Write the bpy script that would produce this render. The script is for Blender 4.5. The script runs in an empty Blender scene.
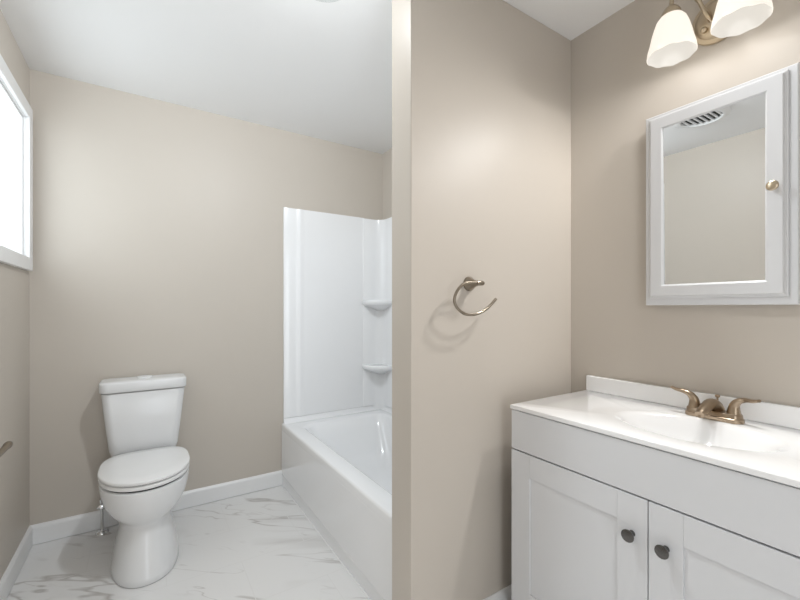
import bpy, bmesh, math
from mathutils import Vector, Matrix
C = bpy.context.scene
COL = C.collection
PI = math.pi

# ---------------------------------------------------------------- camera
F_PX, YAW = 396.6, 0.5703
cd = bpy.data.cameras.new('camera')
cam = bpy.data.objects.new('camera', cd); COL.objects.link(cam)
cd.sensor_width = 36.0; cd.lens = 36.0 * F_PX / 800.0
cd.shift_y = 7.64 / 800.0; cd.clip_start = 0.02
cam.location = (0, 0, 1.2); cam.rotation_euler = (PI / 2, 0, -YAW)
C.camera = cam

# ---------------------------------------------------------------- world, view
w = bpy.data.worlds.new('daylight'); C.world = w; w.use_nodes = True
bgn = w.node_tree.nodes['Background']
bgn.inputs[0].default_value = (0.90, 0.95, 1.0, 1); bgn.inputs[1].default_value = 3.5
C.view_settings.view_transform = 'Standard'; C.view_settings.look = 'None'
C.view_settings.gamma = 1.0; C.view_settings.use_curve_mapping = False
C.view_settings.exposure = 0.07

# daylight through the window, and through an unseen doorway added as fill light
def portal(name, loc, rot, sx, sy):
    l = bpy.data.lights.new(name, 'AREA'); l.shape = 'RECTANGLE'; l.size = sx; l.size_y = sy
    l.cycles.is_portal = True
    o = bpy.data.objects.new(name, l); COL.objects.link(o); o.location = loc; o.rotation_euler = rot
    return o
def soften(l, smooth):
    # light falloff with a smooth near range, so that surfaces close to the lamp do not burn out
    l.use_nodes = True; nt = l.node_tree
    f = nt.nodes.new('ShaderNodeLightFalloff'); f.inputs['Strength'].default_value = 1.0; f.inputs['Smooth'].default_value = smooth
    nt.links.new(f.outputs['Quadratic'], nt.nodes['Emission'].inputs['Strength'])
portal('window_daylight', (-0.62, 2.12, 1.79), (0, -PI / 2, 0), 0.72, 0.98)
portal('added_doorway_fill', (0.21, -0.99, 1.02), (PI / 2, 0, 0), 0.62, 2.04)

def lamp(name, loc, power, col, rad, parent=None):
    l = bpy.data.lights.new(name, 'POINT'); l.energy = power; l.color = col; l.shadow_soft_size = rad
    soften(l, 1.6)
    o = bpy.data.objects.new(name, l); COL.objects.link(o); o.location = loc
    return o
WARM = (1.0, 0.99, 0.975)
cl_ = bpy.data.lights.new('ceiling_light_source', 'POINT'); cl_.shadow_soft_size = 0.05; cl_.energy = 52.0; cl_.color = (0.94, 0.97, 1.0)
soften(cl_, 1.0)
clo = bpy.data.objects.new('ceiling_light_source', cl_); COL.objects.link(clo); clo.location = (0.51, 1.28, 2.325)
for yy in (0.635, 0.449):
    lamp('vanity_bulb', (1.50, yy, 2.066), 38.0, WARM, 0.034)

# ---------------------------------------------------------------- helpers
def newmat(name): 
    m = bpy.data.materials.new(name); m.use_nodes = True
    return m, m.node_tree, m.node_tree.nodes['Principled BSDF']
def mat(name, col, rough=0.5, metal=0.0, coat=0.0, spec=0.5, noise=0.0, nscale=30, bump=0.0, bscale=200):
    m, nt, p = newmat(name)
    p.inputs['Base Color'].default_value = (*col, 1)
    p.inputs['Roughness'].default_value = rough; p.inputs['Metallic'].default_value = metal
    p.inputs['Specular IOR Level'].default_value = spec
    p.inputs['Coat Weight'].default_value = coat; p.inputs['Coat Roughness'].default_value = 0.05
    tc = nt.nodes.new('ShaderNodeTexCoord')
    if noise:
        n = nt.nodes.new('ShaderNodeTexNoise'); n.inputs['Scale'].default_value = nscale; n.inputs['Detail'].default_value = 4
        r = nt.nodes.new('ShaderNodeMix'); r.data_type = 'RGBA'
        r.inputs[6].default_value = (*[c * (1 - noise) for c in col], 1)
        r.inputs[7].default_value = (*[min(1, c * (1 + noise)) for c in col], 1)
        nt.links.new(tc.outputs['Object'], n.inputs['Vector'])
        nt.links.new(n.outputs['Fac'], r.inputs[0]); nt.links.new(r.outputs[2], p.inputs['Base Color'])
    if bump:
        n = nt.nodes.new('ShaderNodeTexNoise'); n.inputs['Scale'].default_value = bscale; n.inputs['Detail'].default_value = 3
        b = nt.nodes.new('ShaderNodeBump'); b.inputs['Strength'].default_value = bump; b.inputs['Distance'].default_value = 0.002
        nt.links.new(tc.outputs['Object'], n.inputs['Vector'])
        nt.links.new(n.outputs['Fac'], b.inputs['Height']); nt.links.new(b.outputs[0], p.inputs['Normal'])
    return m

M_WALL = mat('tan_wall_paint', (0.560, 0.511, 0.453), 0.45, spec=0.35, noise=0.015, nscale=3, bump=0.08, bscale=350)
M_CEIL = mat('white_ceiling_paint', (0.87, 0.87, 0.87), 0.8, noise=0.01, nscale=4, bump=0.08, bscale=250)
M_TRIM = mat('white_trim_paint', (0.82, 0.82, 0.82), 0.35)
M_PORC = mat('white_porcelain', (0.78, 0.785, 0.79), 0.22, coat=0.12)
M_SEAT = mat('white_seat_plastic', (0.84, 0.84, 0.84), 0.2)
M_ACRY = mat('white_acrylic', (0.87, 0.875, 0.885), 0.13, coat=0.2)
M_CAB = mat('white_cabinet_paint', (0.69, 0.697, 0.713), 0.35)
M_TOP = mat('cultured_marble', (0.86, 0.86, 0.86), 0.10, coat=0.4)
M_BRZ = mat('brushed_bronze', (0.38, 0.30, 0.22), 0.28, metal=1.0, noise=0.08, nscale=60)
M_RING = mat('brushed_nickel', (0.30, 0.26, 0.21), 0.30, metal=1.0, noise=0.06, nscale=60)
M_SCON = mat('aged_nickel', (0.55, 0.46, 0.34), 0.30, metal=1.0, noise=0.06, nscale=50)
M_PEW = mat('dark_pewter', (0.13, 0.125, 0.12), 0.22, metal=0.9)
M_CHR = mat('chrome', (0.75, 0.75, 0.75), 0.08, metal=1.0)
M_MIR = mat('mirror_silver', (0.77, 0.78, 0.78), 0.01, metal=1.0)
M_DARK = mat('dark_gap', (0.03, 0.03, 0.03), 0.8)
M_HOSE = mat('braided_hose', (0.45, 0.45, 0.45), 0.35, metal=0.8, bump=0.5, bscale=400)

def glass_mat():
    m, nt, p = newmat('window_glass')
    out = nt.nodes['Material Output']
    t = nt.nodes.new('ShaderNodeBsdfTransparent'); t.inputs[0].default_value = (0.96, 0.98, 0.98, 1)
    g = nt.nodes.new('ShaderNodeBsdfGlossy'); g.inputs['Roughness'].default_value = 0.02
    fr = nt.nodes.new('ShaderNodeFresnel'); fr.inputs[0].default_value = 1.45
    mx = nt.nodes.new('ShaderNodeMixShader')
    ge = nt.nodes.new('ShaderNodeNewGeometry'); iv = nt.nodes.new('ShaderNodeMath'); iv.operation = 'SUBTRACT'; iv.inputs[0].default_value = 1.0
    mu = nt.nodes.new('ShaderNodeMath'); mu.operation = 'MULTIPLY'
    nt.links.new(ge.outputs['Backfacing'], iv.inputs[1]); nt.links.new(iv.outputs[0], mu.inputs[0]); nt.links.new(fr.outputs[0], mu.inputs[1])
    nt.links.new(mu.outputs[0], mx.inputs[0]); nt.links.new(t.outputs[0], mx.inputs[1]); nt.links.new(g.outputs[0], mx.inputs[2])
    nt.links.new(mx.outputs[0], out.inputs[0])
    return m
M_GLASS = glass_mat()

def emis_mat(name, col, strength, base=(0.85, 0.83, 0.8)):
    m, nt, p = newmat(name)
    p.inputs['Base Color'].default_value = (*base, 1); p.inputs['Roughness'].default_value = 0.25
    p.inputs['Emission Color'].default_value = (*col, 1); p.inputs['Emission Strength'].default_value = strength
    return m
def shade_mat(glow):
    # frosted glass lamp shade; bulb light imitated by emission in the glass
    m, nt, p = newmat('frosted_lamp_glass')
    p.inputs['Base Color'].default_value = (0.32, 0.315, 0.305, 1); p.inputs['Roughness'].default_value = 0.2
    p.inputs['Emission Color'].default_value = (1.0, 0.93, 0.82, 1)
    p.inputs['Emission Strength'].default_value = glow
    return m
M_SHADE = shade_mat(0.80)
M_SHADE_IN = shade_mat(0.36)
M_BULB = emis_mat('lit_bulb', (1.0, 0.92, 0.80), 8.0)
M_DIFF = emis_mat('lit_diffuser', (1.0, 0.96, 0.90), 1.2)

def floor_mat():
    m, nt, p = newmat('marble_look_tile'); N = nt.nodes; L = nt.links
    tc = N.new('ShaderNodeTexCoord')
    def vein(scale, rot, stretch, width, det, seed, dist):
        m0 = N.new('ShaderNodeMapping'); m0.inputs['Rotation'].default_value = (0, 0, rot + 0.60); L.new(tc.outputs['Object'], m0.inputs[0])
        mp = N.new('ShaderNodeMapping'); mp.inputs['Scale'].default_value = (stretch, 1, 1); mp.inputs['Location'].default_value = (seed, seed * .7, 0)
        L.new(m0.outputs[0], mp.inputs[0])
        n = N.new('ShaderNodeTexNoise'); n.inputs['Scale'].default_value = scale; n.inputs['Detail'].default_value = det
        n.inputs['Roughness'].default_value = 0.55; n.inputs['Distortion'].default_value = dist
        L.new(mp.outputs[0], n.inputs['Vector'])
        s = N.new('ShaderNodeMath'); s.operation = 'SUBTRACT'; s.inputs[1].default_value = 0.5; L.new(n.outputs['Fac'], s.inputs[0])
        a = N.new('ShaderNodeMath'); a.operation = 'ABSOLUTE'; L.new(s.outputs[0], a.inputs[0])
        r = N.new('ShaderNodeMapRange'); r.inputs[1].default_value = 0; r.inputs[2].default_value = width
        r.inputs[3].default_value = 1; r.inputs[4].default_value = 0; L.new(a.outputs[0], r.inputs[0])
        return r.outputs[0]
    def mask(scale, lo, hi, seed):
        mp = N.new('ShaderNodeMapping'); mp.inputs['Location'].default_value = (seed, seed, 0); L.new(tc.outputs['Object'], mp.inputs[0])
        n = N.new('ShaderNodeTexNoise'); n.inputs['Scale'].default_value = scale; n.inputs['Detail'].default_value = 2; L.new(mp.outputs[0], n.inputs['Vector'])
        r = N.new('ShaderNodeMapRange'); r.inputs[1].default_value = lo; r.inputs[2].default_value = hi; L.new(n.outputs['Fac'], r.inputs[0])
        return r.outputs[0]
    def mul(a, b):
        x = N.new('ShaderNodeMath'); x.operation = 'MULTIPLY'
        for i, v in enumerate((a, b)):
            if isinstance(v, float): x.inputs[i].default_value = v
            else: L.new(v, x.inputs[i])
        return x.outputs[0]
    def add(a, b):
        x = N.new('ShaderNodeMath'); x.operation = 'ADD'; x.use_clamp = True; L.new(a, x.inputs[0]); L.new(b, x.inputs[1]); return x.outputs[0]
    v1 = mul(mul(vein(4.3, 0.06, 0.24, 0.020, 3.5, 3.1, 0.3), mask(2.6, 0.38, 0.58, 1.0)), 0.80)
    v2 = mul(mul(vein(3.4, -0.08, 0.24, 0.075, 3.5, 7.7, 0.3), mask(2.2, 0.46, 0.64, 5.0)), 0.38)
    v3 = mul(mul(vein(7.5, 0.16, 0.30, 0.018, 3, 11.3, 0.3), mask(4.0, 0.47, 0.60, 9.0)), 0.55)
    tot = add(add(v1, v2), v3)
    cm = N.new('ShaderNodeMix'); cm.data_type = 'RGBA'
    cm.inputs[6].default_value = (0.80, 0.795, 0.79, 1); cm.inputs[7].default_value = (0.45, 0.425, 0.405, 1)
    L.new(tot, cm.inputs[0])
    # thin grout
    mp = N.new('ShaderNodeMapping'); mp.inputs['Location'].default_value = (0.18, 0.11, 0); L.new(tc.outputs['Object'], mp.inputs[0])
    br = N.new('ShaderNodeTexBrick'); br.inputs['Scale'].default_value = 1.0; br.inputs['Brick Width'].default_value = 0.61
    br.inputs['Row Height'].default_value = 0.305; br.inputs['Mortar Size'].default_value = 0.0018; br.inputs['Mortar Smooth'].default_value = 0.1
    br.offset = 0.5
    L.new(mp.outputs[0], br.inputs['Vector'])
    gm = N.new('ShaderNodeMix'); gm.data_type = 'RGBA'; gm.inputs[7].default_value = (0.765, 0.758, 0.75, 1)
    L.new(br.outputs['Fac'], gm.inputs[0]); L.new(cm.outputs[2], gm.inputs[6]); L.new(gm.outputs[2], p.inputs['Base Color'])
    p.inputs['Roughness'].default_value = 0.28
    return m
M_FLOOR = floor_mat()

def thing(name, label, cat, loc):
    o = bpy.data.objects.new(name, None); COL.objects.link(o); o.location = loc
    o.empty_display_size = 0.05
    o['label'] = label; o['category'] = cat
    return o
def world_off(o):
    v = Vector((0, 0, 0))
    while o: v += o.location; o = o.parent
    return v
def obj(name, bm, m, parent=None, smooth=None, subsurf=0, bevel=0.0, label=None):
    """links bm (built in world coordinates) as one mesh object"""
    if bevel:
        bmesh.ops.recalc_face_normals(bm, faces=bm.faces)
    if parent: off = world_off(parent)
    else:
        lo = [min(v.co[i] for v in bm.verts) for i in range(3)]; hi = [max(v.co[i] for v in bm.verts) for i in range(3)]
        off = Vector(((lo[0] + hi[0]) / 2, (lo[1] + hi[1]) / 2, lo[2]))
    bmesh.ops.recalc_face_normals(bm, faces=bm.faces)
    bmesh.ops.translate(bm, verts=bm.verts, vec=-off)
    me = bpy.data.meshes.new(name); bm.to_mesh(me); bm.free()
    me.materials.append(m)
    o = bpy.data.objects.new(name, me); COL.objects.link(o)
    if parent: o.parent = parent
    else: o.location = off
    if bevel:
        b = o.modifiers.new('bevel', 'BEVEL'); b.width = bevel; b.segments = 3; b.limit_method = 'ANGLE'; b.angle_limit = math.radians(40)
        b.harden_normals = False
    if subsurf:
        s = o.modifiers.new('subsurf', 'SUBSURF'); s.levels = subsurf; s.render_levels = subsurf
    if smooth is not None:
        for f in me.polygons: f.use_smooth = True
        if smooth > 0:
            try:
                me.set_sharp_from_angle(angle=math.radians(smooth))
            except Exception: pass
    if label: o['label'] = label
    return o
def struct(name, bm, m, parent=None, **k):
    o = obj(name, bm, m, parent, **k)
    o['kind'] = 'structure'
    return o
def box(bm, x0, x1, y0, y1, z0, z1):
    vs = [bm.verts.new((x, y, z)) for z in (z0, z1) for (x, y) in ((x0, y0), (x1, y0), (x1, y1), (x0, y1))]
    for f in ((0, 3, 2, 1), (4, 5, 6, 7), (0, 1, 5, 4), (1, 2, 6, 5), (2, 3, 7, 6), (3, 0, 4, 7)):
        bm.faces.new([vs[i] for i in f])
    return bm
def B(*a):
    return box(bmesh.new(), *a)
def loft(bm, rings, cap0=True, cap1=True, closed=True):
    rv = [[bm.verts.new(p) for p in r] for r in rings]
    n = len(rv[0])
    for a, b in zip(rv, rv[1:]):
        for i in range(n if closed else n - 1):
            j = (i + 1) % n
            bm.faces.new((a[i], a[j], b[j], b[i]))
    if cap0: bm.faces.new(list(reversed(rv[0])))
    if cap1: bm.faces.new(rv[-1])
    return rv
def lathe(bm, prof, axis_o, axis_d, seg=32, cap0=True, cap1=True):
    """prof: (radius, distance along the axis)"""
    d = Vector(axis_d).normalized(); u = d.orthogonal().normalized(); v = d.cross(u)
    o = Vector(axis_o)
    rings = [[o + d * h + (u * math.cos(t) + v * math.sin(t)) * max(r, 1e-4) for t in [2 * PI * i / seg for i in range(seg)]] for r, h in prof]
    loft(bm, rings, cap0, cap1); return bm
def tube(bm, pts, rad, seg=14, caps=True):
    pts = [Vector(p) for p in pts]
    rads = rad if isinstance(rad, (list, tuple)) else [rad] * len(pts)
    rings = []; prev = None
    for i, p in enumerate(pts):
        t = (pts[min(i + 1, len(pts) - 1)] - pts[max(i - 1, 0)]).normalized()
        if prev is None: u = t.orthogonal().normalized()
        else: u = (prev - t * prev.dot(t)).normalized()
        prev = u; v = t.cross(u)
        r = rads[i]
        rx, ry = r if isinstance(r, tuple) else (r, r)
        rings.append([p + u * math.cos(a) * rx + v * math.sin(a) * ry for a in [2 * PI * k / seg for k in range(seg)]])
    loft(bm, rings, caps, caps); return bm
def spline(ctrl, n=8):
    P = [Vector(c) for c in ctrl]; P = [2 * P[0] - P[1]] + P + [2 * P[-1] - P[-2]]
    out = []
    for i in range(1, len(P) - 2):
        for k in range(n):
            t = k / n; a, b, c, d = P[i - 1], P[i], P[i + 1], P[i + 2]
            out.append(0.5 * ((2 * b) + (c - a) * t + (2 * a - 5 * b + 4 * c - d) * t * t + (-a + 3 * b - 3 * c + d) * t ** 3))
    out.append(P[-2]); return out
def lerp_list(vals, n):
    out = []
    for i in range(n):
        t = i / (n - 1) * (len(vals) - 1); k = min(int(t), len(vals) - 2); f = t - k
        out.append(vals[k] * (1 - f) + vals[k + 1] * f)
    return out
def sgn(x): return -1 if x < 0 else 1
def egg(cx, cy, a, bf, bb, z, ef=2.0, eb=3.0, n=56):
    """outline in plan: front (towards -Y) half length bf, back half length bb"""
    pts = []
    for i in range(n):
        t = 2 * PI * i / n; c, s = math.cos(t), math.sin(t)
        e = ef if s < 0 else eb
        b = bf if s < 0 else bb
        pts.append((cx + a * sgn(c) * abs(c) ** (2 / e), cy + b * sgn(s) * abs(s) ** (2 / e), z))
    return pts
def rrect(x0, x1, y0, y1, z, r, n=6):
    pts = []
    for (cx, cy, a0) in ((x1 - r, y1 - r, 0), (x0 + r, y1 - r, PI / 2), (x0 + r, y0 + r, PI), (x1 - r, y0 + r, 1.5 * PI)):
        for k in range(n + 1):
            a = a0 + PI / 2 * k / n; pts.append((cx + r * math.cos(a), cy + r * math.sin(a), z))
    return pts

# ---------------------------------------------------------------- the room
XL, XR, XT, YB, YF, H = -0.4936, 1.6166, 1.5660, 2.6955, -0.95, 2.4057
YP0, YP1, XP = 1.0895, 1.2130, 0.7420        # partition between vanity and bathtub
T = 0.13
WY0, WY1, WZ0, WZ1 = 1.64, 2.598, 1.440, 2.128   # window opening

struct('floor', B(XL - T, XR + T, YF - T, YB + T, -0.08, 0.0), M_FLOOR)
struct('ceiling', B(XL - T, XR + T, YF - T, YB + T, H, H + 0.08), M_CEIL)
struct('wall_back', B(XL - T, XR + T, YB, YB + T, 0, H), M_WALL)
bm = bmesh.new()
box(bm, XL - T, XL, YF, WY0, 0, H); box(bm, XL - T, XL, WY1, YB, 0, H)
box(bm, XL - T, XL, WY0, WY1, 0, WZ0); box(bm, XL - T, XL, WY0, WY1, WZ1, H)
struct('wall_left', bm, M_WALL)
bm = bmesh.new()
box(bm, XR, XR + T, YF, YP1, 0, H); box(bm, XT, XR + T, YP1, YB, 0, H)
struct('wall_right', bm, M_WALL)
bm = bmesh.new()                                   # wall behind the camera; its doorway is added to let in fill light
DX0, DX1, DZ = -0.10, 0.52, 2.04
box(bm, XL - T, DX0, YF - T, YF, 0, H); box(bm, DX1, XR + T, YF - T, YF, 0, H); box(bm, DX0, DX1, YF - T, YF, DZ, H)
struct('wall_front', bm, M_WALL)
struct('wall_partition', B(XP, XR + 0.001, YP0, YP1, 0, H), M_WALL, bevel=0.004)

def baseboard(name, x0, x1, y0, y1, side):
    """side: direction the board faces"""
    prof = [(0, 0.0025), (0.0135, 0.0025), (0.014, 0.004), (0.014, 0.083), (0.012, 0.090), (0.007, 0.096), (0.004, 0.0997), (0, 0.0997)]
    bm = bmesh.new(); rings = []
    for e in (0, 1):
        r = []
        for d, z in prof:
            if side == '-y': r.append(((x0, x1)[e], y0 - d, z))
            elif side == '+x': r.append((x0 + d, (y0, y1)[e], z))
            elif side == '-x': r.append((x0 - d, (y0, y1)[e], z))
            elif side == '+y': r.append(((x0, x1)[e], y0 + d, z))
        rings.append(r)
    loft(bm, rings); struct(name, bm, M_TRIM)
baseboard('baseboard_back', XL, 0.779, YB, 0, '-y')
baseboard('baseboard_left', XL, 0, YF, YB, '+x')
baseboard('baseboard_partition', XP - 0.0135, 1.60, YP0, 0, '-y')
baseboard('baseboard_partition_end', XP, 0, YP0 - 0.013, YP1, '-x')

# window: casing, jamb liner, sash, pane
win = bmesh.new()
cw = 0.062; px = XL + 0.020
def casing(bm, y0, y1, z0, z1, wd, x0, x1):
    box(bm, x0, x1, y0 - wd, y0, z0 - wd, z1 + wd); box(bm, x0, x1, y1, y1 + wd, z0 - wd, z1 + wd)
    box(bm, x0, x1, y0, y1, z1, z1 + wd); box(bm, x0, x1, y0, y1, z0 - wd, z0)
casing(win, WY0 + 0.004, WY1 - 0.004, WZ0 + 0.004, WZ1 - 0.004, cw, XL, px)
wo = struct('window_1', win, M_TRIM, bevel=0.003)
bm = bmesh.new()
casing(bm, WY0 + 0.006, WY1 - 0.006, WZ0 + 0.006, WZ1 - 0.006, 0.006, XL - 0.120, XL + 0.004)
struct('window_jamb', bm, M_TRIM, wo)
bm = bmesh.new()
casing(bm, WY0 + 0.016, WY1 - 0.016, WZ0 + 0.016, WZ1 - 0.016, 0.010, XL - 0.030, XL - 0.004)
struct('window_sash', bm, M_TRIM, wo, bevel=0.003)
struct('window_pane', B(XL - 0.018, XL - 0.014, WY0 + 0.0155, WY1 - 0.0155, WZ0 + 0.0155, WZ1 - 0.0155), M_GLASS, wo)

# ---------------------------------------------------------------- bathtub
XA = 0.774
tub = thing('bathtub', 'white alcove bathtub with smooth apron set behind the tan partition wall', 'bathtub', (1.17, 1.95, 0))
RZ = 0.418
bx0, bx1, by0, by1 = XA, XT - 0.002, YP1 + 0.002, YB - 0.002
def tubring(x0, x1, y0, y1, z, r): return rrect(x0, x1, y0, y1, z, r, 8)
bm = bmesh.new()
rings = [tubring(bx0 + .003, bx1, by0, by1, 0.36, 0.004), tubring(bx0, bx1, by0, by1, RZ - .012, 0.006), tubring(bx0 + .003, bx1, by0, by1, RZ - .003, 0.008),
         tubring(bx0 + .010, bx1 - .006, by0 + .006, by1 - .006, RZ, 0.012),
         tubring(bx0 + .088, bx1 - .07, by0 + .085, by1 - .10, RZ, 0.10), tubring(bx0 + .098, bx1 - .078, by0 + .095, by1 - .118, RZ - .004, 0.10),
         tubring(bx0 + .106, bx1 - .085, by0 + .103, by1 - .135, RZ - .018, 0.10),
         tubring(bx0 + .118, bx1 - .095, by0 + .115, by1 - .175, RZ - .09, 0.10), tubring(bx0 + .140, bx1 - .115, by0 + .135, by1 - .26, RZ - .22, 0.10),
         tubring(bx0 + .170, bx1 - .145, by0 + .165, by1 - .34, RZ - .31, 0.09), tubring(bx0 + .22, bx1 - .20, by0 + .22, by1 - .42, RZ - .335, 0.06)]
loft(bm, rings, cap0=False)
obj('basin', bm, M_ACRY, tub, smooth=50)
# apron: slightly recessed toe strip below a smooth skirt
bm = bmesh.new()
prof = [(0.004, 0.0), (0.004, 0.062), (0.0032, 0.067), (0.0006, 0.074), (0.0, 0.085), (0.002, 0.37), (0.030, 0.37), (0.030, 0.0)]
loft(bm, [[(XA + d, y, z) for d, z in prof] for y in (by0, by1)])
obj('apron', bm, M_ACRY, tub, smooth=35)
bm = bmesh.new(); tube(bm, [(XA + .0015, by0, .001), (XA + .0015, by1, .001)], 0.0038, 10); obj('caulk_bead', bm, M_TRIM, tub, smooth=60)
# raised lip against the walls, which the surround stands on
bm = bmesh.new()
lipp = [(0.001, 0.40), (0.001, 0.449), (0.010, 0.449), (0.014, 0.444), (0.018, 0.430), (0.028, 0.4195), (0.045, 0.4165), (0.045, 0.40)]
r0 = [[(XA + .012, by1 - d, z) for d, z in lipp], [(bx1 - 0.001, by1 - d, z) for d, z in lipp]]
loft(bm, r0); r1 = [[(bx1 - d, by1 - .001, z) for d, z in lipp], [(bx1 - d, by0, z) for d, z in lipp]]
loft(bm, r1)
cc = [(xr_ - 0.018 - 0.075 * (1 - math.cos(a)), by1 - 0.018 - 0.075 * (1 - math.sin(a))) for xr_ in (bx1,) for a in [PI / 2 * k / 10 for k in range(11)]] + [(bx1, by1 - 0.093), (bx1, by1), (bx1 - 0.093, by1)]
cc = cc[:11] + [(bx1 - 0.093, by1), (bx1, by1), (bx1, by1 - 0.093)]
loft(bm, [[(x, y, z) for x, y in cc] for z in (0.400, 0.4505)])
obj('tiling_lip', bm, M_ACRY, tub, smooth=40)
bm = bmesh.new(); lathe(bm, [(0.0, .0), (0.032, 0.001), (0.034, .004), (0.03, .006), (0.0, .007)], (1.17, by0 + 0.34, 0.0835), (0, 0, 1), 24)
obj('drain', bm, M_CHR, tub, smooth=40)

# ---------------------------------------------------------------- tub surround
sz0, sz1 = 0.451, 1.880
sur = thing('tub_surround', 'glossy white wall surround with moulded corner shelves above the bathtub', 'tub surround', (1.17, 1.95, sz0))
yb = YB - 0.0015; xr = XT - 0.0015
bm = bmesh.new()      # back panel: flat edge strip, raised rib, flat field
pl = [(0.787, 0.000), (0.787, 0.009), (0.790, 0.011), (0.864, 0.011), (0.872, 0.012), (0.882, 0.0145), (0.891, 0.0185), (0.900, 0.020), (0.909, 0.019), (0.920, 0.0155), (0.932, 0.014), (1.393, 0.014), (1.393, 0.000)]
loft(bm, [[(x, yb - d, z) for x, d in pl] for z in (sz0, sz1)])
obj('end_panel', bm, M_ACRY, sur, smooth=45)
bm = bmesh.new()      # corner unit with its rounded inner corner
inner = [(1.385, yb - 0.002), (1.385, yb - 0.017), (1.388, yb - 0.020)]
R = 0.075; cx, cy = xr - 0.020 - R, yb - 0.020 - R
for k in range(11):
    a = PI / 2 - PI / 2 * k / 10; inner.append((cx + R * math.cos(a), cy + R * math.sin(a)))
ye = yb - 0.24
inner += [(xr - 0.020, ye), (xr - 0.017, ye - .003), (xr - 0.002, ye - .003)]
outer = [(xr, ye - .003), (xr, yb), (1.385, yb)]
poly = inner + outer
loft(bm, [[(x, y, z) for x, y in poly] for z in (sz0, sz1 - 0.004)])
cu = obj('corner_panel', bm, M_ACRY, sur, smooth=50)
for zs in (1.238, 0.752):
    bm = bmesh.new()
    def sh(rr, z, ins=0.0):
        pts = []
        x1, y1 = xr - 0.019, yb - 0.019
        for k in range(17):
            a = PI + PI / 2 * k / 16
            e = 2.6
            pts.append((x1 - rr * abs(math.cos(a)) ** (2 / e), y1 - rr * abs(math.sin(a)) ** (2 / e), z))
        pts.append((x1, y1, z)); return pts
    loft(bm, [sh(0.05, zs - 0.060), sh(0.105, zs - 0.036), sh(0.150, zs - 0.020), sh(0.163, zs - 0.013), sh(0.168, zs - .004), sh(0.168, zs + 0.012), sh(0.163, zs + 0.019), sh(0.150, zs + 0.017), sh(0.10, zs + 0.011)])
    obj('shelf', bm, M_ACRY, cu, smooth=50)
bm = bmesh.new(); box(bm, xr - 0.014, xr, by0 + 0.015, ye - 0.003, sz0, sz1); obj('side_panel', bm, M_ACRY, sur, bevel=0.003)
bm = bmesh.new(); box(bm, 0.787, xr - 0.001, YP1 + 0.001, YP1 + 0.014, sz0, sz1); obj('end_panel', bm, M_ACRY, sur, bevel=0.003)

# ---------------------------------------------------------------- toilet
TX = 0.002
toi = thing('toilet', 'white two-piece toilet with closed lid standing against the tan back wall', 'toilet', (TX, 2.35, 0))
# bowl and pedestal (one ceramic piece)
bm = bmesh.new()
yb0 = 2.50                                         # where tank shelf begins
#      z      a      cy     bf     bb    ef  eb
sec = [(0.000, 0.133, 2.27, 0.240, 0.325, 2.2, 4.0), (0.006, 0.137, 2.27, 0.245, 0.330, 2.2, 4.0), (0.030, 0.134, 2.27, 0.240, 0.330, 2.2, 4.0),
       (0.090, 0.121, 2.27, 0.220, 0.330, 2.2, 4.0), (0.150, 0.110, 2.27, 0.198, 0.330, 2.2, 4.0), (0.205, 0.098, 2.27, 0.182, 0.330, 2.2, 4.0),
       (0.228, 0.097, 2.27, 0.180, 0.335, 2.2, 4.0), (0.240, 0.107, 2.27, 0.186, 0.338, 2.1, 4.0), (0.255, 0.128, 2.27, 0.200, 0.340, 2.1, 4.0), (0.280, 0.149, 2.27, 0.215, 0.345, 2.1, 4.0),
       (0.315, 0.166, 2.27, 0.226, 0.350, 2.1, 4.0), (0.360, 0.178, 2.27, 0.232, 0.355, 2.1, 4.0), (0.388, 0.182, 2.27, 0.234, 0.358, 2.1, 4.0), (0.399, 0.181, 2.27, 0.233, 0.358, 2.1, 4.0), (0.402, 0.174, 2.27, 0.226, 0.352, 2.1, 4.0)]
loft(bm, [egg(TX, cy, a, bf, bb, z, ef, eb) for z, a, cy, bf, bb, ef, eb in sec])
obj('bowl', bm, M_PORC, toi, smooth=60)
# seat ring (solid under the closed lid), lid
def slab(z0, z1, a, bf, bb, rnd, crown=0.0, ef=2.05, eb=2.6, cy=2.275):
    bm = bmesh.new(); R_ = []
    for dz, k in ((0, rnd), (rnd * .3, rnd * .3), (rnd, 0)): R_.append(egg(TX, cy, a - k, bf - k, bb - k, z0 + dz, ef, eb))
    for dz, k in ((rnd, 0), (rnd * .3, rnd * .3), (0, rnd)): R_.append(egg(TX, cy, a - k, bf - k, bb - k, z1 - dz, ef, eb))
    for s in (0.75, 0.5, 0.25): R_.append(egg(TX, cy, (a - rnd) * s, (bf - rnd) * s, (bb - rnd) * s, z1 + crown * (1 - s * s), ef, eb))
    loft(bm, R_); return bm
obj('seat', slab(0.4100, 0.429, 0.185, 0.236, 0.205, 0.005, 0.0, 2.05, 3.2), M_SEAT, toi, smooth=50)
obj('lid', slab(0.4335, 0.451, 0.187, 0.240, 0.215, 0.006, 0.006, 2.05, 3.4), M_SEAT, toi, smooth=50)
bm = bmesh.new(); loft(bm, [egg(TX, 2.275, 0.172, 0.224, 0.185, z, 2.05, 2.6) for z in (0.4015, 0.434)]); obj('seat_gap_shade', bm, M_DARK, toi)  # dark core that paints the shade in the gaps around the seat
for s in (-1, 1):
    bm = bmesh.new(); lathe(bm, [(0.012, -.028), (0.0135, -.024), (0.0135, .024), (0.012, .028)], (TX + s * 0.075, 2.475, 0.432), (1, 0, 0), 16)
    obj('hinge', bm, M_SEAT, toi, smooth=40)
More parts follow.
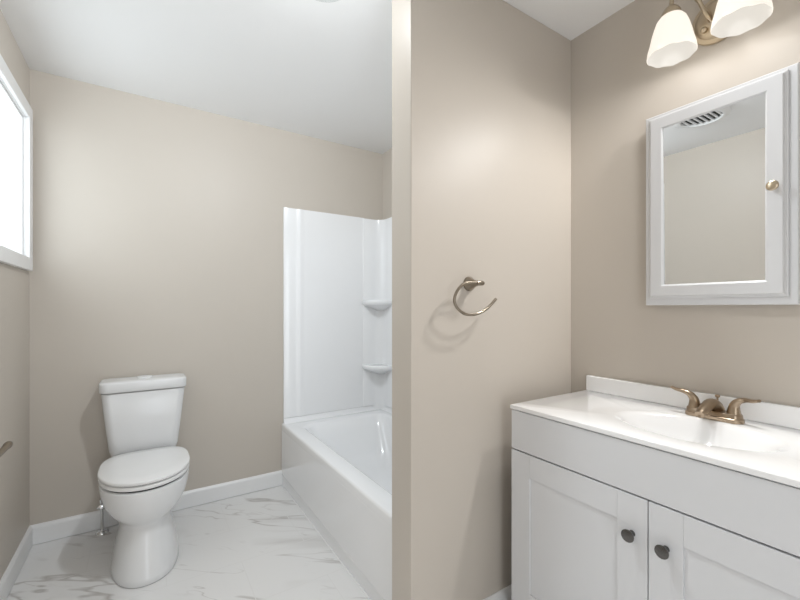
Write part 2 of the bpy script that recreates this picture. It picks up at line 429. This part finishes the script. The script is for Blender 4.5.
# tank: tapers in towards the bottom
bm = bmesh.new()
def tankring(z, a, y0, y1, r): return rrect(TX - .006 - a, TX - .006 + a, y0, y1, z, r, 8)
loft(bm, [tankring(0.408, 0.135, 2.535, 2.665, 0.03), tankring(0.425, 0.150, 2.525, 2.672, 0.04), tankring(0.450, 0.158, 2.522, 2.675, 0.045),
          tankring(0.60, 0.175, 2.514, 2.680, 0.042), tankring(0.753, 0.190, 2.507, 2.684, 0.040), tankring(0.756, 0.187, 2.510, 2.682, 0.038)])
tank = obj('tank', bm, M_PORC, toi, smooth=50)
bm = bmesh.new()
loft(bm, [tankring(0.7555, 0.172, 2.528, 2.670, 0.030), tankring(0.7612, 0.172, 2.528, 2.670, 0.030), tankring(0.7615, 0.196, 2.500, 2.687, 0.040), tankring(0.764, 0.198, 2.498, 2.688, 0.042), tankring(0.804, 0.198, 2.498, 2.688, 0.042),
          tankring(0.810, 0.196, 2.500, 2.686, 0.040), tankring(0.813, 0.190, 2.506, 2.680, 0.036), tankring(0.8145, 0.10, 2.56, 2.64, 0.02)])
tl = obj('tank_lid', bm, M_PORC, toi, smooth=50)
bm = bmesh.new(); lathe(bm, [(0.036, -0.002), (0.036, .004), (0.034, .007), (0.030, .008), (0.0, .008)], (TX - .006, 2.615, 0.8145), (0, 0, 1), 28)
obj('flush_button', bm, M_PORC, tl, smooth=40)

# water supply
vx, vy = -0.196, 2.640
val = thing('water_supply_valve', 'small chrome shut-off valve rising from the floor left of the toilet', 'valve', (vx, vy, 0))
bm = bmesh.new(); lathe(bm, [(0.030, 0), (0.030, .003), (0.024, .010), (0.012, .014), (0.0, .014)], (vx, vy, 0), (0, 0, 1), 24); obj('escutcheon', bm, M_CHR, val, smooth=50)
bm = bmesh.new(); lathe(bm, [(0.0075, 0.004), (0.0075, .130)], (vx, vy, 0), (0, 0, 1), 16); obj('riser_pipe', bm, M_CHR, val, smooth=50)
bm = bmesh.new()
lathe(bm, [(0.009, 0.125), (0.0125, .127), (0.0125, .140), (0.010, .143), (0.010, .165), (0.012, .168), (0.012, .180), (0.006, .182)], (vx, vy, 0), (0, 0, 1), 16)
lathe(bm, [(0.008, 0), (0.008, .022), (0.010, .024), (0.010, .030)], (vx, vy, 0.152), (0, -1, 0), 16)
obj('valve_body', bm, M_CHR, val, smooth=50)
bm = bmesh.new(); rr = []
for h, k in ((0.030, 0.8), (0.033, 1.0), (0.040, 1.0), (0.043, 0.8)):
    rr.append([(vx + 0.020 * k * math.cos(t), vy - h, 0.152 + 0.012 * k * math.sin(t)) for t in [2 * PI * i / 20 for i in range(20)]])
loft(bm, rr); obj('valve_handle', bm, M_CHR, val, smooth=50)
bm = bmesh.new(); tube(bm, spline([(vx, vy, 0.180), (vx + .002, vy, 0.25), (vx + .035, vy - .004, 0.33), (vx + .075, vy - .03, 0.375), (vx + .082, vy - .035, 0.410)]), 0.0055, 10); obj('supply_hose', bm, M_HOSE, toi, smooth=60)

# ---------------------------------------------------------------- vanity
VX, VY1, VY0 = 1.130, 1.0042, 0.0705
van = thing('vanity_cabinet', 'white shaker vanity cabinet with two doors and dark round knobs', 'cabinet', (1.37, 0.537, 0))
bm = bmesh.new()
box(bm, VX + 0.020, XR - 0.002, VY1 - 0.018, VY1, 0.0, 0.829); box(bm, VX + 0.020, XR - 0.002, VY0, VY0 + 0.018, 0.0, 0.829)
box(bm, VX + 0.020, XR - 0.002, VY0 + .018, VY1 - .018, 0.09, 0.105); box(bm, XR - 0.010, XR - 0.002, VY0 + .018, VY1 - .018, 0.105, 0.829)
box(bm, VX + 0.020, VX + 0.038, VY0 + .018, VY1 - .018, 0.645, 0.829); box(bm, VX + 0.020, VX + 0.038, VY0 + .018, VY1 - .018, 0.105, 0.14)
box(bm, VX + 0.020, VX + 0.038, 0.50, 0.575, 0.14, 0.645)
box(bm, VX + 0.075, VX + 0.09, VY0 + .018, VY1 - .018, 0.0, 0.09)
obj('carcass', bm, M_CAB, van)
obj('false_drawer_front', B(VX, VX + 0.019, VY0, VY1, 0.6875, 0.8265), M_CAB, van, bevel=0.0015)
def shaker(y0, y1, z0, z1, st):
    bm = bmesh.new(); x0, x1 = VX, VX + 0.019
    g = 0.0003
    box(bm, x0, x1, y0, y0 + st, z0, z1); box(bm, x0, x1, y1 - st, y1, z0, z1)
    box(bm, x0, x1, y0 + st + g, y1 - st - g, z1 - st, z1); box(bm, x0, x1, y0 + st + g, y1 - st - g, z0, z0 + st)
    box(bm, x0 + 0.006, x1 - 0.003, y0 + st - .004, y1 - st + .004, z0 + st - .004, z1 - st + .004)
    return bm
ysp = 0.5345
for (a, b, ky) in ((ysp + 0.0015, VY1, 0.5755), (VY0, ysp - 0.0015, 0.4905)):
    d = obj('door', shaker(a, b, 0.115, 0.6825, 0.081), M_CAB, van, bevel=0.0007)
    bm = bmesh.new()
    lathe(bm, [(0.0085, -0.001), (0.0085, 0.002), (0.0075, .004), (0.0075, .009), (0.0095, .013), (0.0130, .0175), (0.0160, .021), (0.0172, .024), (0.0165, .0262), (0.010, .0275), (0.0, .028)], (VX, ky, 0.5775), (-1, 0, 0), 28)
    obj('knob', bm, M_PEW, d, smooth=50, label='dark pewter round knob')

# countertop with integrated oval basin
ZT = 0.846
ct = thing('countertop', 'white one-piece vanity countertop with moulded oval basin and backsplash', 'countertop', (1.37, 0.537, 0.83))
cx0, cx1, cy0, cy1 = 1.1255, XR - 0.002, 0.068, 1.0056
ex, ey, ea, eb_ = 1.352, 0.520, 0.142, 0.212
NB = 96
def ell(s, z, dx=0.0): return [(ex + dx + ea * s * math.cos(t), ey + eb_ * s * math.sin(t), z) for t in [2 * PI * k / NB for k in range(NB)]]
def rectring(ins, z):
    pts = []
    for k in range(NB):
        t = 2 * PI * k / NB; c, s = math.cos(t), math.sin(t)
        lim = []
        if c > 1e-9: lim.append((cx1 - ins - ex) / c)
        if c < -1e-9: lim.append((cx0 + ins - ex) / c)
        if s > 1e-9: lim.append((cy1 - ins - ey) / s)
        if s < -1e-9: lim.append((cy0 + ins - ey) / s)
        r = min(lim); pts.append([ex + r * c, ey + r * s, z])
    for (X, Y) in ((cx0 + ins, cy0 + ins), (cx0 + ins, cy1 - ins), (cx1 - ins, cy0 + ins), (cx1 - ins, cy1 - ins)):
        k = min(range(NB), key=lambda q: (pts[q][0] - X) ** 2 + (pts[q][1] - Y) ** 2); pts[k][0], pts[k][1] = X, Y
    return [tuple(p) for p in pts]
bm = bmesh.new()
loft(bm, [rectring(0.02, ZT - 0.0155), rectring(0.001, ZT - 0.0155), rectring(0, ZT - 0.0145), rectring(0, ZT - 0.003), rectring(0.001, ZT - 0.001), rectring(0.003, ZT), ell(1.02, ZT), ell(1.0, ZT - 0.0006)], False, False)
obj('slab', bm, M_TOP, ct, smooth=40)
bm = bmesh.new()
prof = [(1.0, .0006), (0.97, .0018), (0.94, .004), (0.90, .009), (0.85, .019), (0.78, .036), (0.70, .055), (0.58, .076), (0.44, .090), (0.28, .097), (0.10, .100)]
loft(bm, [ell(s, ZT - d, 0.02 * (1 - s)) for s, d in prof], False, True)
obj('basin', bm, M_TOP, ct, smooth=0)
bm = bmesh.new(); lathe(bm, [(0.0, 0.0), (0.020, 0.001), (0.022, .003), (0.018, .005), (0.0, .0055)], (ex + 0.018, ey, ZT - 0.1005), (0, 0, 1), 24)
obj('drain', bm, M_BRZ, ct, smooth=40)
bm = bmesh.new()
box(bm, XR - 0.021, XR - 0.002, cy0, cy1, ZT - 0.001, 0.909)
obj('backsplash', bm, M_TOP, ct, bevel=0.004)

# faucet
fx, fy = 1.530, 0.5265
fau = thing('faucet', 'bronze two-handle faucet standing on the white vanity top', 'faucet', (fx, fy, ZT))
def stad(hw, hl, z, n=12, dx=0):
    pts = []
    for k in range(2 * n):
        t = 2 * PI * k / (2 * n) ; c, s = math.cos(t), math.sin(t)
        pts.append((fx + dx + hw * c, fy + (hl - hw) * sgn(s) * min(1, abs(s) * 4) + hw * s, z))
    return pts
bm = bmesh.new()
loft(bm, [stad(0.029, 0.077, ZT + .0003, 20), stad(0.030, 0.078, ZT + .004, 20), stad(0.0295, 0.0775, ZT + .012, 20), stad(0.0265, 0.0745, ZT + .014, 20), stad(0.0255, 0.0735, ZT + .024, 20), stad(0.0235, 0.0715, ZT + .027, 20), stad(0.016, 0.060, ZT + .0275, 20)])
obj('base_plate', bm, M_BRZ, fau, smooth=50)
for s in (-1, 1):
    hy = fy + s * 0.052
    bm = bmesh.new()
    # pedestal that sweeps into an outward lever
    path = spline([(fx, hy, ZT + .017), (fx, hy, ZT + .036), (fx - .001, hy + s * .003, ZT + .054), (fx - .004, hy + s * .014, ZT + .068), (fx - .007, hy + s * .032, ZT + .0745), (fx - (.006 if s > 0 else .016), hy + s * .050, ZT + .0765), (fx - (.004 if s > 0 else .022), hy + s * .066, ZT + .081)], 6)
    n = len(path)
    ra = lerp_list([.0205, .0165, .0130, .0115, .0100, .0105, .0085], n); rb = lerp_list([.0205, .0165, .0130, .0095, .0068, .0055, .0045], n)
    rings = []
    for i, p in enumerate(path):
        t = (path[min(i + 1, n - 1)] - path[max(i - 1, 0)]).normalized()
        u = Vector((1, 0, 0)); u = (u - t * u.dot(t)).normalized(); v = t.cross(u)
        rings.append([p + u * math.cos(a) * ra[i] + v * math.sin(a) * rb[i] for a in [2 * PI * k / 18 for k in range(18)]])
    loft(bm, rings)
    obj('handle', bm, M_BRZ, fau, smooth=60)
bm = bmesh.new()
path = spline([(fx + .014, fy, ZT + .012), (fx + .010, fy, ZT + .032), (fx - .010, fy, ZT + .047), (fx - .046, fy, ZT + .045), (fx - .080, fy, ZT + .036), (fx - .102, fy, ZT + .027)], 6)
n = len(path); ra = lerp_list([.026, .025, .0225, .0185, .0155, .013], n); rb = lerp_list([.022, .021, .0175, .013, .011, .010], n)
rings = []
for i, p in enumerate(path):
    t = (path[min(i + 1, n - 1)] - path[max(i - 1, 0)]).normalized(); u = Vector((0, 1, 0)); v = t.cross(u)
    rings.append([p + u * math.cos(a) * ra[i] + v * math.sin(a) * rb[i] for a in [2 * PI * k / 20 for k in range(20)]])
loft(bm, rings); spo = obj('spout', bm, M_BRZ, fau, smooth=60)
bm = bmesh.new(); lathe(bm, [(0.009, 0), (0.009, .008), (0.007, .009)], (fx - .093, fy, ZT + .024), (-0.2, 0, -1), 16); obj('aerator', bm, M_BRZ, spo, smooth=50)
bm = bmesh.new(); lathe(bm, [(0.0028, 0.015), (0.0028, .062), (0.006, .064), (0.0075, .068), (0.006, .072), (0.0, .0735)], (fx + .030, fy, ZT), (0, 0, 1), 16); obj('lift_rod', bm, M_BRZ, fau, smooth=50)

# ---------------------------------------------------------------- medicine cabinet
MX = 1.5766; my0, my1, mz0, mz1 = 0.3395, 0.7540, 1.2087, 1.9050
med = thing('medicine_cabinet', 'white framed medicine cabinet with mirrored door hanging on the vanity wall', 'medicine cabinet', (MX, 0.547, mz0))
bm = bmesh.new(); box(bm, MX + 0.012, XR - 0.001, my0 + .012, my1 - .012, mz0 + .012, mz1 - .012); obj('cabinet_box', bm, M_CAB, med)
bm = bmesh.new()
def frame_x(bm, y0, y1, z0, z1, prof, corner=True):
    """mitred rectangular frame: prof lists (inset from the outer edge, x)"""
    rings = []
    for d, x in prof: rings.append([(x, y0 + d, z0 + d), (x, y1 - d, z0 + d), (x, y1 - d, z1 - d), (x, y0 + d, z1 - d)])
    rv = [[bm.verts.new(p) for p in r] for r in rings]
    for a in range(len(rv)):
        b = (a + 1) % len(rv)
        for i in range(4):
            j = (i + 1) % 4; bm.faces.new((rv[a][i], rv[a][j], rv[b][j], rv[b][i]))
    return bm
frame_x(bm, my0, my1, mz0, mz1, [(0.0, MX + .014), (0.0, MX + .003), (0.003, MX), (0.050, MX), (0.050, MX + .014)])
obj('face_frame', bm, M_CAB, med)
# door with stepped outer moulding and bevelled mirror rebate
dy0, dy1, dz0, dz1 = 0.3605, 0.7380, 1.2330, 1.8920
DXF = 1.5600
bm = bmesh.new()
frame_x(bm, dy0, dy1, dz0, dz1, [(0.0, MX - .001), (0.0, MX - .006), (0.003, MX - .008), (0.0045, MX - .008), (0.006, MX - .011), (0.0075, MX - .011), (0.010, DXF), (0.044, DXF), (0.050, DXF + .006), (0.050, MX - .001)])
door = obj('door', bm, M_CAB, med)
tm = bmesh.new()
my_a, my_b, mz_a, mz_b = dy0 + .0495, dy1 - .0495, dz0 + .0495, dz1 - .0495
tilt = 0.0028
vs = [tm.verts.new(p) for p in ((DXF + .0075 + tilt, my_a, mz_a), (DXF + .0075 + tilt, my_b, mz_a), (DXF + .0075 - tilt, my_b, mz_b), (DXF + .0075 - tilt, my_a, mz_b))]
vb = [tm.verts.new(p) for p in ((MX - .0015, my_a, mz_a), (MX - .0015, my_b, mz_a), (MX - .0015, my_b, mz_b), (MX - .0015, my_a, mz_b))]
tm.faces.new(vs); tm.faces.new(list(reversed(vb)))
for i in range(4): tm.faces.new((vs[i], vs[(i + 1) % 4], vb[(i + 1) % 4], vb[i]))
obj('mirror', tm, M_MIR, door, label='mirrored glass panel')
bm = bmesh.new(); lathe(bm, [(0.007, -0.001), (0.007, .002), (0.005, .004), (0.005, .009), (0.009, .013), (0.0135, .017), (0.0150, .020), (0.0135, .023), (0.007, .025), (0.0, .0255)], (DXF, 0.3880, 1.557), (-1, 0, 0), 24)
obj('knob', bm, M_SCON, door, smooth=50, label='round nickel knob')

# ---------------------------------------------------------------- vanity light
LC = (XR, 0.542, 2.165)
sc = thing('vanity_light', 'two-arm nickel wall light with frosted bell shades above the medicine cabinet', 'wall light', LC)
bm = bmesh.new()
def oval(x, a, b): return [(x, LC[1] + a * math.cos(t), LC[2] + b * math.sin(t)) for t in [2 * PI * k / 40 for k in range(40)]]
loft(bm, [oval(XR - .0005, .076, .076), oval(XR - .005, .078, .078), oval(XR - .010, .076, .076), oval(XR - .013, .064, .064), oval(XR - .020, .060, .060), oval(XR - .026, .050, .050), oval(XR - .029, .02, .02)])
obj('back_plate', bm, M_SCON, sc, smooth=40)
for s in (-1, 1):
    bm = bmesh.new()
    lathe(bm, [(0.008, 0), (0.008, .006), (0.010, .009), (0.009, .014), (0.004, .018), (0.0, .019)], (XR - .024, LC[1] + s * 0.030, LC[2] - 0.030), (-1, 0, 0), 16); obj('cap_nut', bm, M_SCON, sc, smooth=50)
for s in (1, -1):
    ly = LC[1] + s * 0.093; lx = 1.50
    bm = bmesh.new()
    tube(bm, spline([(XR - .022, LC[1] + s * .012, LC[2] - .01), (XR - .050, LC[1] + s * .018, LC[2] + .010), (XR - .062, LC[1] + s * .040, LC[2] + .070), (XR - .085, LC[1] + s * .075, LC[2] + .108), (XR - .108, ly - s * .003, LC[2] + .100), (lx, ly, LC[2] + .062), (lx, ly, LC[2] + .040)], 8), 0.0065, 12)
    arm = obj('arm', bm, M_SCON, sc, smooth=60)
    bm = bmesh.new(); lathe(bm, [(0.010, .050), (0.014, .047), (0.020, .040), (0.027, .030), (0.0305, .018), (0.031, .012), (0.028, .010)], (lx, ly, 2.172), (0, 0, 1), 28); obj('socket_cup', bm, M_SCON, arm, smooth=50)
    bm = bmesh.new()
    outer = [(0.026, 2.189), (0.034, 2.184), (0.043, 2.172), (0.051, 2.150), (0.058, 2.124), (0.0635, 2.098), (0.0690, 2.078), (0.0715, 2.058)]
    inner = [(0.0700, 2.056), (0.0670, 2.078), (0.0615, 2.098), (0.056, 2.124), (0.049, 2.150), (0.041, 2.170), (0.032, 2.181), (0.026, 2.186)]
    lathe(bm, [(r, z - 2) for r, z in outer + inner + [outer[0]]], (lx, ly, 2), (0, 0, 1), 40, False, False)
    bmesh.ops.remove_doubles(bm, verts=bm.verts, dist=1e-5)
    for v in bm.verts:                               # softly scalloped rim
        if v.co.z < 2.09:
            v.co.z += 0.002 * math.cos(9 * math.atan2(v.co.y - ly, v.co.x - lx)) * (2.09 - v.co.z) / 0.04
    so = obj('lamp_shade', bm, M_SHADE, arm, smooth=60, label='frosted white glass bell shade')
    so.data.materials.append(M_SHADE_IN)
    for f in so.data.polygons:                       # inner face of the same glass, given a dimmer painted glow
        cxy = (f.center.x + LC[0] - lx, f.center.y + LC[1] - ly)
        if f.normal.x * cxy[0] + f.normal.y * cxy[1] < 0: f.material_index = 1

# ---------------------------------------------------------------- towel ring
tx, tz = 0.998, 1.287
tr = thing('towel_ring', 'open brushed nickel towel ring mounted on the tan partition wall', 'towel ring', (tx, YP0, tz))
bm = bmesh.new(); lathe(bm, [(0.026, 0.0005), (0.027, .004), (0.025, .009), (0.018, .020), (0.012, .034), (0.0095, .046)], (tx, YP0, tz), (0, -1, 0), 32); obj('rosette', bm, M_RING, tr, smooth=50)
yr = YP0 - 0.055
bm = bmesh.new(); lathe(bm, [(0.0080, -.018), (0.0092, -.014), (0.0085, .012), (0.0070, .016)], (tx + 0.004, yr, tz), (1, 0, 0), 20); obj('post_head', bm, M_RING, tr, smooth=50)
bm = bmesh.new()
pts = spline([(0.991, yr, 1.289), (0.931, yr, 1.284), (0.898, yr, 1.260), (0.883, yr, 1.227), (0.896, yr, 1.199), (0.926, yr, 1.180), (0.962, yr, 1.175), (1.002, yr, 1.182), (1.043, yr, 1.201), (1.082, yr, 1.232)], 6)
tube(bm, pts, 0.0052, 12); obj('ring', bm, M_RING, tr, smooth=60)

# ---------------------------------------------------------------- toilet paper holder
hp = thing('toilet_paper_holder', 'nickel toilet paper holder bar on the left wall by the toilet', 'toilet paper holder', (XL, 1.84, 0.70))
bm = bmesh.new(); lathe(bm, [(0.026, 0.0005), (0.027, .004), (0.024, .009), (0.014, .022), (0.010, .050), (0.0105, .074)], (XL, 1.84, 0.700), (1, 0, 0), 28); obj('post', bm, M_RING, hp, smooth=50)
bm = bmesh.new(); lathe(bm, [(0.010, -.012), (0.0105, -.006), (0.0105, .130), (0.0125, .134), (0.0130, .150), (0.011, .159), (0.006, .164), (0.0, .165)], (XL + .072, 1.84, 0.700), (0, 1, 0), 20); obj('bar', bm, M_RING, hp, smooth=50)

# ---------------------------------------------------------------- ceiling fixtures
cl = thing('ceiling_light', 'round flush ceiling light with glass dome at the top edge of the photo', 'ceiling light', (0.51, 1.28, H))
bm = bmesh.new(); lathe(bm, [(0.128, 0.0005), (0.132, .004), (0.132, .018), (0.124, .022), (0.05, .022), (0.03, .030)], (0.51, 1.28, H), (0, 0, -1), 40); obj('rim', bm, M_TRIM, cl, smooth=40)
bm = bmesh.new(); lathe(bm, [(0.124, 0.020), (0.123, .040), (0.114, .068), (0.094, .093), (0.06, .108), (0.02, .113)], (0.51, 1.28, H), (0, 0, -1), 40, False, True); obj('glass_dome', bm, M_GLASS, cl, smooth=60, label='clear glass dome')

vc = (0.10, 1.105)
cv = thing('ceiling_vent', 'round slotted ceiling vent seen reflected in the cabinet mirror', 'vent', (vc[0], vc[1], H))
bm = bmesh.new(); lathe(bm, [(0.150, 0.0005), (0.152, .004), (0.145, .014), (0.116, .022), (0.110, .020), (0.110, .002)], (vc[0], vc[1], H), (0, 0, -1), 40, True, False); obj('ring_flange', bm, M_TRIM, cv, smooth=40)
bm = bmesh.new(); lathe(bm, [(0.112, 0.001), (0.112, .003)], (vc[0], vc[1], H), (0, 0, -1), 40); obj('duct_opening', bm, M_DARK, cv)
for k in range(-3, 4):
    yy = vc[1] + k * 0.030; hw = math.sqrt(0.111 ** 2 - (k * 0.030) ** 2)
    bm = B(vc[0] - hw, vc[0] + hw, yy - .004, yy + .004, H - .013, H - .003); obj('slat', bm, M_TRIM, cv)
